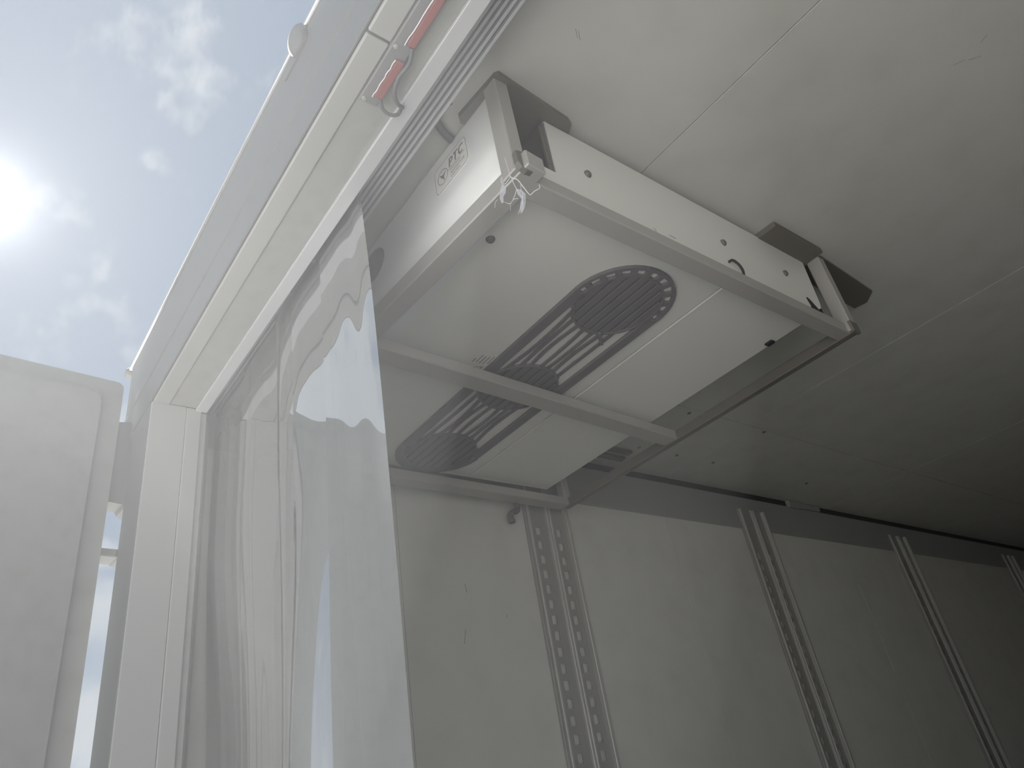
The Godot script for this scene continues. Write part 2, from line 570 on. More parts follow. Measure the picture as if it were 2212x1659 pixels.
func _door() -> void:
	var d := _thing("door_1", "open rear door leaf of the truck, pale grey, swung out on the left", "door", Vector3(-1.62, 0, -0.262), "", "structure")
	d.rotation.y = deg_to_rad(5.7)
	var st := _st()
	# leaf in its own axes: z outwards from the hinge, x thickness
	_prism(st, _shift(_rounded(0.56, 0.985, 0.016), Vector2(0.56, 0.035)), Vector3(-0.055, 0, 0), Vector3(0, 0, 1), Vector3.UP, Vector3(0.055, 0, 0))
	_obj("leaf", st, M.door, d)
	st = _st()
	_prism(st, _shift(_rounded(0.515, 0.94, 0.03), Vector2(0.56, 0.035)), Vector3(0, 0, 0), Vector3(0, 0, 1), Vector3.UP, Vector3(0.012, 0, 0))
	_obj("inner_panel", st, M.door, d)
	for y in [0.609, 0.05, -0.45]:
		st = _st()
		_box(st, Vector3(-0.053, y - 0.0085, -0.047), Vector3(-0.002, y + 0.0085, 0.010), 0.002)
		_prism(st, PackedVector2Array([Vector2(-0.047, y - 0.013), Vector2(-0.036, y - 0.011), Vector2(-0.029, y - 0.006), Vector2(-0.029, y + 0.006), Vector2(-0.036, y + 0.011), Vector2(-0.047, y + 0.013)]), Vector3(-0.053, 0, 0), Vector3.BACK, Vector3.UP, Vector3(0.051, 0, 0))
		_obj("hinge", st, M.post, d)
	st = _st()
	_prism(st, PackedVector2Array([Vector2(0.010, 0.722), Vector2(-0.030, 0.719), Vector2(-0.034, 0.711), Vector2(-0.047, 0.704), Vector2(-0.047, 0.93), Vector2(0.010, 0.915)]), Vector3(-0.053, 0, 0), Vector3.BACK, Vector3.UP, Vector3(0.049, 0, 0))
	_obj("top_hinge", st, M.post, d)

func _shift(p: PackedVector2Array, by: Vector2) -> PackedVector2Array:
	var r := PackedVector2Array()
	for v in p:
		r.append(v + by)
	return r

func _track_plate(z0: float, z1: float, zc: float, top: float) -> ArrayMesh:
	# perforated sheet: z0 > z1, a column of upright slots at zc
	var st := _st()
	var hw := 0.0088
	var hh := 0.0125
	var pitch := 0.0437
	var xf := 0.0075
	var xb := 0.0062
	var y0 := FLOOR_Y + 0.002
	_quad(st, Vector3(xf, y0, z0), Vector3(xf, top, z0), Vector3(xf, top, zc + hw), Vector3(xf, y0, zc + hw), Vector3.RIGHT)
	_quad(st, Vector3(xf, y0, zc - hw), Vector3(xf, top, zc - hw), Vector3(xf, top, z1), Vector3(xf, y0, z1), Vector3.RIGHT)
	_quad(st, Vector3(xb, y0, z0), Vector3(xb, top, z0), Vector3(xb, top, zc + hw), Vector3(xb, y0, zc + hw), Vector3.LEFT)
	_quad(st, Vector3(xb, y0, zc - hw), Vector3(xb, top, zc - hw), Vector3(xb, top, z1), Vector3(xb, y0, z1), Vector3.LEFT)
	var y := 0.7245
	var last := top
	while y - hh > y0:
		_quad(st, Vector3(xf, y + hh, zc + hw), Vector3(xf, last, zc + hw), Vector3(xf, last, zc - hw), Vector3(xf, y + hh, zc - hw), Vector3.RIGHT)
		_quad(st, Vector3(xb, y + hh, zc + hw), Vector3(xb, last, zc + hw), Vector3(xb, last, zc - hw), Vector3(xb, y + hh, zc - hw), Vector3.LEFT)
		_quad(st, Vector3(xb, y + hh, zc + hw), Vector3(xf, y + hh, zc + hw), Vector3(xf, y + hh, zc - hw), Vector3(xb, y + hh, zc - hw), Vector3.DOWN)
		_quad(st, Vector3(xb, y - hh, zc + hw), Vector3(xf, y - hh, zc + hw), Vector3(xf, y - hh, zc - hw), Vector3(xb, y - hh, zc - hw), Vector3.UP)
		_quad(st, Vector3(xb, y - hh, zc + hw), Vector3(xf, y - hh, zc + hw), Vector3(xf, y + hh, zc + hw), Vector3(xb, y + hh, zc + hw), Vector3.FORWARD)
		_quad(st, Vector3(xb, y - hh, zc - hw), Vector3(xf, y - hh, zc - hw), Vector3(xf, y + hh, zc - hw), Vector3(xb, y + hh, zc - hw), Vector3.BACK)
		last = y - hh
		y -= pitch
	_quad(st, Vector3(xf, y0, zc + hw), Vector3(xf, last, zc + hw), Vector3(xf, last, zc - hw), Vector3(xf, y0, zc - hw), Vector3.RIGHT)
	return _commit(st)

func _tracks() -> void:
	var where := [[0.0, "perforated double track beneath the cooling unit frame, the first behind the strip curtain"], [-1.115, "perforated double track second in the row, right of the cooling unit frame"], [-2.345, "narrow-looking perforated track third in the row, in the dim part of the wall"], [-3.765, "perforated track furthest along the dark end of the wall"]]
	var top := 0.918
	var proto: Node3D = null
	for k in where.size():
		var t: Node3D
		if k == 0:
			t = _thing("wall_track", where[0][1], "wall track", Vector3(WALL_L, 0, -1.351), "perforated tracks on the side wall")
			proto = t
			_put("perforated_plate", _track_plate(-0.016, -0.083, -0.0445, top), M.track, t)
			_put("perforated_plate", _track_plate(-0.096, -0.158, -0.1265, top), M.track, t)
			for r in [[0.0, -0.008, 0.010], [-0.008, -0.017, 0.017], [-0.082, -0.090, 0.016], [-0.090, -0.098, 0.020], [-0.156, -0.170, 0.022], [-0.170, -0.178, 0.010]]:
				var st := _st()
				_box(st, Vector3(0.0005, FLOOR_Y + 0.002, r[1]), Vector3(r[2], top, r[0]), 0.002)
				_obj("rib", st, M.track_rib if r[2] > 0.015 else M.track, t)
		else:
			t = proto.duplicate()
			t.name = "wall_track_%03d" % k
			add_child(t, true)
			t.position = Vector3(WALL_L, 0, -1.351 + where[k][0])
			t.set_meta("label", where[k][1])

func _frame() -> void:
	var f := _thing("mounting_frame", "grey square-tube steel frame hung from the ceiling round the white cooling unit", "frame")
	var yb := 0.78
	var h := 0.025
	var yc := yb + h / 2
	var st := _st()
	_bar(st, Vector3(-0.475, yc + 0.003, -0.5585), Vector3(-1.47, yc + 0.003, -0.500), 0.036, 0.031)
	_obj("front_bar", st, M.steel, f)
	st = _st()
	_bar(st, Vector3(-0.5135, yc, -0.57), Vector3(-0.5135, yc, -1.46), 0.033, h)
	_obj("side_bar", st, M.steel, f)
	st = _st()
	_bar(st, Vector3(-0.484, yc, -1.469), Vector3(-1.475, yc, -1.474), 0.022, h)
	_obj("rear_bar", st, M.steel_dark, f)
	st = _st()
	_bar(st, Vector3(-0.975, yc, -0.555), Vector3(-1.028, yc, -1.459), 0.045, h)
	_obj("cross_bar", st, M.steel, f)
	st = _st()
	_bar(st, Vector3(-1.448, yc, -0.52), Vector3(-1.468, yc, -1.459), 0.043, h)
	_obj("side_bar", st, M.steel, f)
	# posts up to the ceiling
	st = _st()
	_bar(st, Vector3(-0.507, yb + 0.002, -0.5435), Vector3(-0.507, 0.99, -0.5435), 0.030, 0.027, Vector3.FORWARD)
	_obj("post", st, M.steel, f)
	st = _st()
	_bar(st, Vector3(-0.500, yb + 0.002, -1.462), Vector3(-0.500, 0.99, -1.462), 0.030, 0.027, Vector3.FORWARD)
	_obj("post", st, M.steel, f)
	for z in [-0.515, -1.462]:
		st = _st()
		_bar(st, Vector3(-1.462, yb + 0.002, z), Vector3(-1.462, 0.99, z), 0.028, 0.027, Vector3.FORWARD)
		_obj("post", st, M.steel, f)
	# foot plates bolted to the ceiling
	st = _st()
	_prism(st, PackedVector2Array([Vector2(-0.484, -0.536), Vector2(-0.490, -0.531), Vector2(-0.582, -0.524), Vector2(-0.590, -0.532), Vector2(-0.590, -0.69), Vector2(-0.515, -0.708), Vector2(-0.498, -0.700), Vector2(-0.4945, -0.690)]), Vector3(0, 0.989, 0), Vector3.RIGHT, Vector3.BACK, Vector3(0, 0.0105, 0))
	_obj("foot_plate", st, M.steel_dark, f)
	st = _st()
	_prism(st, PackedVector2Array([Vector2(-0.471, -1.262), Vector2(-0.470, -1.446), Vector2(-0.59, -1.450), Vector2(-0.60, -1.256)]), Vector3(0, 0.986, 0), Vector3.RIGHT, Vector3.BACK, Vector3(0, 0.0135, 0))
	_obj("foot_plate", st, M.brown, f)
	st = _st()
	_prism(st, PackedVector2Array([Vector2(-0.485, -1.47), Vector2(-0.497, -1.728), Vector2(-0.53, -1.760), Vector2(-0.562, -1.752), Vector2(-0.556, -1.47)]), Vector3(0, 0.993, 0), Vector3.RIGHT, Vector3.BACK, Vector3(0, 0.0065, 0))
	_obj("foot_plate", st, M.steel_dark, f)
	for s in [[-1.436, -1.411, -1.776, -1.55], [-1.482, -1.455, -1.786, -1.55]]:
		st = _st()
		_box(st, Vector3(s[0], 0.990, s[2]), Vector3(s[1], 0.9995, s[3]), 0.002)
		_obj("foot_plate", st, M.steel_dark, f)
	# bracket behind the front post, closing the open corner of the unit
	st = _st()
	_prism(st, PackedVector2Array([Vector2(-0.531, 0.812), Vector2(-0.531, 0.790), Vector2(-0.537, 0.781), Vector2(-0.546, 0.778), Vector2(-0.557, 0.780), Vector2(-0.563, 0.788), Vector2(-0.565, 0.800), Vector2(-0.560, 0.812), Vector2(-0.552, 0.818)]), Vector3(-0.492, 0, 0), Vector3.BACK, Vector3.UP, Vector3(0.009, 0, 0))
	_obj("corner_tab", st, M.steel_dark, f)
	st = _st()
	_lathe(st, [Vector2(0.0065, -0.002), Vector2(0.0065, 0.001), Vector2(0.0045, 0.002), Vector2(0.0, 0.002)], Vector3(-0.483, 0.793, -0.548), Vector3.RIGHT, 14)
	_obj("bolt", st, M.alu, f)
	st = _st()
	_lathe(st, [Vector2(0.010, 0.0), Vector2(0.010, 0.004), Vector2(0.007, 0.006), Vector2(0.0, 0.006)], Vector3(-0.524, 0.797, -0.5425), Vector3.BACK, 12)
	_obj("bolt", st, M.alu, f)
	st = _st()
	_prism(st, PackedVector2Array([Vector2(-1.446, 0.803), Vector2(-1.478, 0.803), Vector2(-1.480, 0.781), Vector2(-1.472, 0.774), Vector2(-1.449, 0.777)]), Vector3(-0.490, 0, 0), Vector3.BACK, Vector3.UP, Vector3(0.006, 0, 0))
	_obj("corner_tab", st, M.steel_dark, f)

func _unit() -> void:
	var u := _thing("cooling_unit", "white ceiling evaporator unit with a long grey grille over three fans", "cooling unit")
	var xr := -0.515
	var xl := -1.445
	var ybot := 0.822
	var st := _st()
	# front panel: upright, then rolled under at the bottom edge
	var prof := [Vector2(-0.5435, 0.996), Vector2(-0.541, 0.992), Vector2(-0.540, 0.985)]
	prof.append(Vector2(-0.540, 0.892))
	for k in 13:
		var a := PI / 2 * k / 12.0
		prof.append(Vector2(-0.578 + 0.038 * cos(a), 0.884 - 0.066 * sin(a)))
	prof.append(Vector2(-0.60, 0.818))
	var inner := []
	for k in prof.size():
		inner.append(prof[prof.size() - 1 - k] + Vector2(-0.003 if prof.size() - 1 - k < 10 else -0.001, 0.003 if prof.size() - 1 - k > 6 else 0.0))
	st.set_smooth_group(1)
	for k in prof.size() - 1:
		var p: Vector2 = prof[k]
		var q: Vector2 = prof[k + 1]
		var n := Vector3(0, q.x - p.x, -(q.y - p.y))
		_quad(st, Vector3(xr, p.y, p.x), Vector3(xl, p.y, p.x), Vector3(xl, q.y, q.x), Vector3(xr, q.y, q.x), n)
	st.set_smooth_group(-1)
	var poly := PackedVector2Array()
	for p in prof:
		poly.append(p)
	poly.append(Vector2(-0.60, 0.821))
	poly.append(Vector2(-0.583, 0.822))
	poly.append(Vector2(-0.547, 0.88))
	poly.append(Vector2(-0.547, 0.996))
	var idx := Geometry2D.triangulate_polygon(poly)
	for e in [[xr, Vector3.RIGHT], [xl, Vector3.LEFT]]:
		for k in range(0, idx.size(), 3):
			_tri(st, Vector3(e[0], poly[idx[k]].y, poly[idx[k]].x), Vector3(e[0], poly[idx[k + 1]].y, poly[idx[k + 1]].x), Vector3(e[0], poly[idx[k + 2]].y, poly[idx[k + 2]].x), e[1])
	_quad(st, Vector3(xr, 0.996, -0.547), Vector3(xl, 0.996, -0.547), Vector3(xl, 0.88, -0.547), Vector3(xr, 0.88, -0.547), Vector3.FORWARD)
	var fp := _obj("front_panel", st, M.unit_front, u)
	# dark oval hand hole in the front panel
	st = _st()
	var ov := PackedVector2Array()
	for k in 28:
		var a := TAU * k / 28.0
		ov.append(Vector2(-0.915 + 0.043 * cos(a), 0.937 + 0.033 * sin(a)))
	_prism(st, ov, Vector3(0, 0, -0.541), Vector3.RIGHT, Vector3.UP, Vector3(0, 0, 0.0022))
	_obj("hand_hole", st, M.inner, fp)
	# bottom panels
	st = _st()
	_box(st, Vector3(xl, ybot, -1.102), Vector3(xr - 0.002, ybot + 0.012, -0.562), 0.002)
	_obj("bottom_panel", st, M.unit, u)
	st = _st()
	_box(st, Vector3(xl, ybot, -1.388), Vector3(xr - 0.002, ybot + 0.012, -1.106), 0.002)
	_obj("bottom_panel", st, M.unit, u)
	st = _st()
	_box(st, Vector3(xl, ybot - 0.0012, -1.1090), Vector3(xr - 0.002, ybot + 0.004, -1.1050), 0.0008)
	_obj("joint_strip", st, M.unit, u)
	st = _st()
	_box(st, Vector3(xl, ybot + 0.002, -1.388), Vector3(xr - 0.002, 0.985, -1.378), 0.001)
	_obj("back_panel", st, M.unit, u)
	st = _st()
	_box(st, Vector3(xl - 0.008, ybot, -1.388), Vector3(xl, 0.985, -0.56), 0.001)
	_obj("side_panel", st, M.unit, u)
	st = _st()
	_box(st, Vector3(xl, 0.977, -1.378), Vector3(-0.58, 0.985, -0.547), 0.001)
	_obj("top_plate", st, M.inner, u)
	# right side panel with the open corner at the front post
	st = _st()
	var sp := PackedVector2Array([Vector2(-0.565, 0.806), Vector2(-0.565, 0.860), Vector2(-0.648, 0.859), Vector2(-0.6515, 0.987), Vector2(-1.425, 0.990), Vector2(-1.432, 0.984), Vector2(-1.420, 0.862), Vector2(-1.414, 0.846), Vector2(-1.398, 0.838)])
	for k in 9:
		var a := PI * k / 8.0
		sp.append(Vector2(-1.383 + 0.0135 * cos(PI + a * 1.0), 0.840 + 0.018 * sin(a)))
	sp.append(Vector2(-1.352, 0.816))
	sp.append(Vector2(-1.330, 0.806))
	_prism(st, sp, Vector3(xr - 0.006, 0, 0), Vector3.BACK, Vector3.UP, Vector3(0.006, 0, 0))
	_obj("side_panel", st, M.unit, u)
	st = _st()
	_prism(st, PackedVector2Array([Vector2(-1.362, 0.858), Vector2(-1.368, 0.861), Vector2(-1.374, 0.858), Vector2(-1.394, 0.840), Vector2(-1.398, 0.834), Vector2(-1.393, 0.829), Vector2(-1.384, 0.826), Vector2(-1.374, 0.830), Vector2(-1.368, 0.838), Vector2(-1.364, 0.848)]), Vector3(xr - 0.001, 0, 0), Vector3.BACK, Vector3.UP, Vector3(0.0018, 0, 0))
	_obj("key_slot", st, M.dark, u)
	st = _st()
	_box(st, Vector3(xr - 0.03, 0.806, -1.44), Vector3(xr - 0.008, 0.862, -1.34), 0.004)
	_obj("rubber_grommet", st, M.dark, u)
	st = _st()
	_box(st, Vector3(xr - 0.075, 0.864, -0.70), Vector3(xr - 0.065, 0.985, -0.549), 0.001)
	_box(st, Vector3(xr - 0.075, ybot + 0.013, -0.655), Vector3(xr - 0.002, 0.985, -0.6455), 0.001)
	_obj("inner_plate", st, M.inner, u)
	st = _st()
	_box(st, Vector3(xr - 0.010, 0.86, -0.650), Vector3(xr - 0.004, 0.975, -0.640), 0.001)
	_obj("folded_lip", st, M.steel_dark, u)
	# screws
	for s in [[0.898, -0.726], [0.902, -1.095], [0.907, -1.313]]:
		st = _st()
		_lathe(st, [Vector2(0.0075, 0.0), Vector2(0.0075, 0.0015), Vector2(0.0055, 0.0045), Vector2(0.0, 0.0055)], Vector3(xr, s[0], s[1]), Vector3.RIGHT, 12)
		_obj("screw", st, M.steel_dark, u)
	st = _st()
	_lathe(st, [Vector2(0.0080, 0.0), Vector2(0.0080, -0.002), Vector2(0.006, -0.005), Vector2(0.0, -0.006)], Vector3(-0.657, ybot, -0.612), Vector3.UP, 12)
	_obj("screw", st, M.steel_dark, u)
	st = _st()
	_box(st, Vector3(-0.645, ybot - 0.006, -1.382), Vector3(-0.625, ybot, -1.366), 0.002)
	_obj("clip", st, M.dark, u)
	_grille(u, ybot)
	_label(u)
	# printed warning on the bottom panel
	st = _st()
	for k in 5:
		var z := -0.790 - k * 0.0085
		var x0 := -0.972 + 0.002 * (k % 2) + (0.006 if k == 4 else 0.0)
		_box(st, Vector3(x0, ybot - 0.0004, z - 0.0013), Vector3(x0 + (0.014 if k == 0 else 0.027), ybot + 0.0005, z + 0.0013))
	for e in [[Vector3(-0.997, ybot, -0.785), Vector3(-1.012, ybot, -0.815)], [Vector3(-1.012, ybot, -0.815), Vector3(-0.980, ybot, -0.822)], [Vector3(-0.980, ybot, -0.822), Vector3(-0.997, ybot, -0.785)], [Vector3(-0.997, ybot, -0.797), Vector3(-0.996, ybot, -0.810)]]:
		_bar(st, e[0], e[1], 0.0022, 0.0008, Vector3.UP, 0.0)
	_obj("warning_print", st, M.print_faint, u)

func _grille(u: Node3D, ybot: float) -> void:
	var cs := [-0.69, -1.015, -1.34]
	var zc := -0.943
	var ro := 0.114
	var ri := 0.088
	var yt := ybot + 0.001
	var yl := ybot - 0.007
	var w := Vector3(0, yl - yt, 0)
	var st := _st()
	# outer stadium rim
	_ring(st, Vector3(cs[0], yt, zc), Vector3.RIGHT, Vector3.BACK, 0.1065, ro, w, 20, -PI / 2, PI / 2)
	_ring(st, Vector3(cs[2], yt, zc), Vector3.RIGHT, Vector3.BACK, 0.094, ro, w, 20, PI / 2, PI * 1.5)
	for s in [-1, 1]:
		_box(st, Vector3(cs[2], yl, zc + s * (ro + ri) / 2 - (ro - ri) / 2), Vector3(cs[0], yt, zc + s * (ro + ri) / 2 + (ro - ri) / 2), 0.0015)
	var g := _obj("grille", st, M.grille, u)
	for k in 3:
		# fan opening: dark disc with a raised ring and ribs across it
		st = _st()
		_ring(st, Vector3(cs[k], yt, zc), Vector3.RIGHT, Vector3.BACK, 0.0, 0.091, Vector3(0, -0.004, 0), 36)
		var disc := _obj("fan_opening", st, M.grille_in, g)
		st = _st()
		_ring(st, Vector3(cs[k], yt, zc), Vector3.RIGHT, Vector3.BACK, 0.0875, 0.092, w, 36)
		for j in 8:
			var dz := -0.077 + j * 0.022
			var half := sqrt(0.090 * 0.090 - dz * dz)
			_box(st, Vector3(cs[k] - half, ybot - 0.0052, zc + dz - 0.0078), Vector3(cs[k] + half, ybot - 0.003, zc + dz + 0.0078), 0.0006)
		_obj("guard", st, M.grille, disc)
	# radial spokes round the outer end of the first fan
	st = _st()
	for j in 12:
		var a := -PI / 2 - 0.1 + (PI + 0.2) * j / 11.0
		var d := Vector3(cos(a), 0, sin(a))
		_bar(st, Vector3(cs[0], ybot - 0.003, zc) + d * 0.090, Vector3(cs[0], ybot - 0.003, zc) + d * 0.108, 0.0115, 0.007, Vector3.UP, 0.0)
	_obj("spoke", st, M.grille, g)
	# long blades between the fans, gently bowed and unevenly spaced
	var rng := RandomNumberGenerator.new()
	rng.seed = 5
	for k in 2:
		for j in 7:
			var dz := -0.056 + j * 0.0215
			var e0 := sqrt(maxf(0.0, 0.092 * 0.092 - dz * dz))
			var xa: float = cs[k] - e0 + 0.004
			var xb: float = cs[k + 1] + e0 - 0.004
			var bow := 0.006 * sin(j * 1.9 + k) + rng.randf_range(-0.002, 0.002)
			var sk := rng.randf_range(-0.005, 0.005)
			st = _st()
			var last := Vector3.ZERO
			for i in 7:
				var t := i / 6.0
				var p := Vector3(lerpf(xa, xb, t), ybot - 0.0035, zc + dz + bow * sin(PI * t) + sk * (t - 0.5))
				if i > 0:
					_bar(st, last, p, 0.0085, 0.003, Vector3.UP, 0.0)
				last = p
			_obj("blade", st, M.grille, g)
	# small latch by the first fan
	st = _st()
	_bar(st, Vector3(-0.770, ybot - 0.009, -0.965), Vector3(-0.800, ybot - 0.009, -1.000), 0.008, 0.004, Vector3.UP, 0.001)
	_obj("latch", st, M.inner, g)

func _text(s: String, size: float, mat: Material, parent: Node, at: Vector3, bold := false, slant := 0.0) -> void:
	var f := SystemFont.new()
	f.font_names = PackedStringArray(["Droid Sans"])
	f.font_weight = 700 if bold else 400
	var t := TextMesh.new()
	t.font = f
	t.text = s
	t.font_size = 64
	t.pixel_size = size / 64.0
	t.depth = 0.0006
	t.curve_step = 2.0
	t.horizontal_alignment = HORIZONTAL_ALIGNMENT_LEFT
	var o := _put("lettering", t, mat, parent)
	o.transform = Transform3D(Basis(Vector3.RIGHT, Vector3(slant, 1, 0), Vector3.BACK), at)

func _label(u: Node3D) -> void:
	var z := -0.5395
	var st := _st()
	var c := Vector3(-0.6405, 0.939, z - 0.001)
	_prism(st, _rounded(0.0475, 0.0285, 0.009), c, Vector3.RIGHT, Vector3.UP, Vector3(0, 0, 0.0014))
	var l := _obj("label_plate", st, M.sticker, u)
	z += 0.0004
	# thin printed border
	st = _st()
	var a := _rounded(0.0475, 0.0285, 0.009)
	var b := _rounded(0.0465, 0.0275, 0.008)
	for k in a.size():
		var n := (k + 1) % a.size()
		_quad(st, Vector3(c.x + a[k].x, c.y + a[k].y, z + 0.0002), Vector3(c.x + a[n].x, c.y + a[n].y, z + 0.0002), Vector3(c.x + b[n].x, c.y + b[n].y, z + 0.0002), Vector3(c.x + b[k].x, c.y + b[k].y, z + 0.0002), Vector3.BACK)
	_obj("border", st, M.print, l)
	st = _st()
	var e := Vector3(-0.6650, 0.9385, z)
	_ring(st, e, Vector3.RIGHT, Vector3.UP, 0.0142, 0.0154, Vector3(0, 0, 0.0003), 32)
	_tri(st, e + Vector3(-0.0085, 0.0088, 0.0003), e + Vector3(0.0030, 0.0018, 0.0003), e + Vector3(-0.0030, -0.0025, 0.0003), Vector3.BACK)
	_tri(st, e + Vector3(0.0118, 0.0075, 0.0003), e + Vector3(0.0025, -0.0025, 0.0003), e + Vector3(-0.0015, 0.0028, 0.0003), Vector3.BACK)
	_tri(st, e + Vector3(0.0040, -0.0125, 0.0003), e + Vector3(-0.0025, -0.0005, 0.0003), e + Vector3(0.0032, 0.0012, 0.0003), Vector3.BACK)
	_obj("emblem", st, M.print, l)
	st = _st()
	_box(st, Vector3(-0.6500, 0.9382, z - 0.0002), Vector3(-0.5985, 0.9388, z + 0.0003))
	_obj("rule", st, M.print, l)
	_text("PTC", 0.0255, M.print, l, Vector3(-0.6465, 0.9500, z), true, 0.18)
	_text("PRECISION", 0.0060, M.print_line, l, Vector3(-0.6440, 0.9334, z))
	_text("TEMPERATURE", 0.0060, M.print_line, l, Vector3(-0.6440, 0.9260, z))
	_text("CONTROL", 0.0060, M.print_line, l, Vector3(-0.6440, 0.9186, z))

func _curtain() -> void:
	# rail behind the header: grooved metal extrusion with a clamp bar
	var r := _thing("curtain_rail", "grooved grey metal rail behind the header that holds the clear strips", "rail")
	var st := _st()
	_box(st, Vector3(-1.535, 0.935, -0.470), Vector3(WALL_R, 0.9995, -0.401), 0.002)
	_obj("rail_body", st, M.alu, r)
	st = _st()
	_box(st, Vector3(-1.535, 0.919, -0.4285), Vector3(WALL_R, 0.936, -0.4025), 0.0015)
	_obj("rail_face", st, M.alu, r)
	for z in [-0.4345, -0.4435, -0.4525, -0.4620]:
		st = _st()
		_box(st, Vector3(-1.535, 0.921, z - 0.0026), Vector3(WALL_R, 0.936, z + 0.0022), 0.001)
		_obj("rail_rib", st, M.alu, r)
	for x in [-0.50, -0.93, -0.05]:
		st = _st()
		_lathe(st, [Vector2(0.006, 0.0), Vector2(0.005, -0.003), Vector2(0.0, -0.004)], Vector3(x, 0.919, -0.412), Vector3.UP, 10)
		_obj("screw", st, M.silver, r)
	st = _st()
	_box(st, Vector3(-1.43, 0.884, -0.4075), Vector3(-0.742, 0.918, -0.4012), 0.001)
	_obj("clamp_bar", st, M.seal, r)
	# clear strips: cross-section points (x, z) at the top and at the bottom
	var strips := [
		["milky plastic strip with the free edge, hanging nearest the cooling unit", [[-0.729, -0.4131], [-0.752, -0.4123], [-0.784, -0.4135], [-0.822, -0.4125], [-0.855, -0.4127], [-0.882, -0.4131]], [[-0.694, -0.4125], [-0.725, -0.4115], [-0.765, -0.4120], [-0.805, -0.4108], [-0.84, -0.4104], [-0.866, -0.4085]]],
		["milky plastic strip second from the free edge, with bright sky mirrored in it", [[-0.862, -0.4188], [-0.89, -0.4185], [-0.93, -0.4186], [-0.97, -0.4185], [-1.00, -0.4187], [-1.02, -0.4195]], [[-0.848, -0.436], [-0.866, -0.424], [-0.900, -0.401], [-0.94, -0.392], [-0.975, -0.400], [-1.000, -0.416]]],
		["narrow folded milky strip third from the free edge, with a dark and a bright edge", [[-0.99, -0.4275], [-1.02, -0.4255], [-1.045, -0.4250], [-1.07, -0.4255], [-1.095, -0.4270], [-1.118, -0.430]], [[-0.985, -0.448], [-1.005, -0.436], [-1.03, -0.426], [-1.055, -0.425], [-1.078, -0.433], [-1.092, -0.450]]],
		["milky plastic strip fourth from the free edge, flat against the next one", [[-1.085, -0.4350], [-1.13, -0.4335], [-1.18, -0.4338], [-1.23, -0.4334], [-1.27, -0.4336], [-1.305, -0.4345]], [[-1.055, -0.475], [-1.085, -0.462], [-1.14, -0.452], [-1.20, -0.452], [-1.25, -0.451], [-1.29, -0.453]]],
		["milky plastic strip beside the left door post, last of the curtain", [[-1.275, -0.4400], [-1.32, -0.4393], [-1.37, -0.4394], [-1.42, -0.4393], [-1.46, -0.4394], [-1.505, -0.4400]], [[-1.26, -0.470], [-1.31, -0.462], [-1.37, -0.461], [-1.42, -0.460], [-1.46, -0.461], [-1.50, -0.462]]],
	]
	for s in strips:
		var t := _thing("plastic_strip", s[0], "curtain strip", Vector3.ZERO, "clear strips of the door curtain")
		_put("sheet", _strip_mesh(s[1], s[2]), M.pvc if s[1][0][0] > -0.95 else M.pvc_milky, t)
	
func _strip_mesh(top: Array, bottom: Array) -> ArrayMesh:
	var nu := 48
	var nv := 60
	var y0 := 0.915
	var y1 := FLOOR_Y + 0.05
	var tc := []
	var bc := []
	for k in top.size():
		tc.append(Vector3(top[k][0], 0, top[k][1]))
		bc.append(Vector3(bottom[k][0], 0, bottom[k][1]))
	var ts := _smooth(tc, nu / (top.size() - 1))
	var bs := _smooth(bc, nu / (top.size() - 1))
	nu = ts.size() - 1
	var st := _st()
	st.set_smooth_group(1)
	var grid := []
	for j in nv + 1:
		var v := float(j) / nv
		var y := lerpf(y0, y1, v)
		var row := []
		var e := clampf((0.62 - y) / 0.55, 0.0, 1.0)
		var ex := 1.0 - exp(-(y0 - y) / 0.3)
		e = e * e * (3.0 - 2.0 * e)
		for i in nu + 1:
			var p: Vector3 = (ts[i] as Vector3).lerp(bs[i], e)
			p.x = lerpf(ts[i].x, bs[i].x, ex)
			p.y = y
			p.z += 0.00025 * sin(y * 9.0 + i * 0.06 + ts[0].x * 30.0) * minf(1.0, v * 8.0)
			row.append(p)
		grid.append(row)
	for j in nv:
		for i in nu:
			_quad(st, grid[j][i], grid[j][i + 1], grid[j + 1][i + 1], grid[j + 1][i], Vector3.BACK)
	return _commit(st)

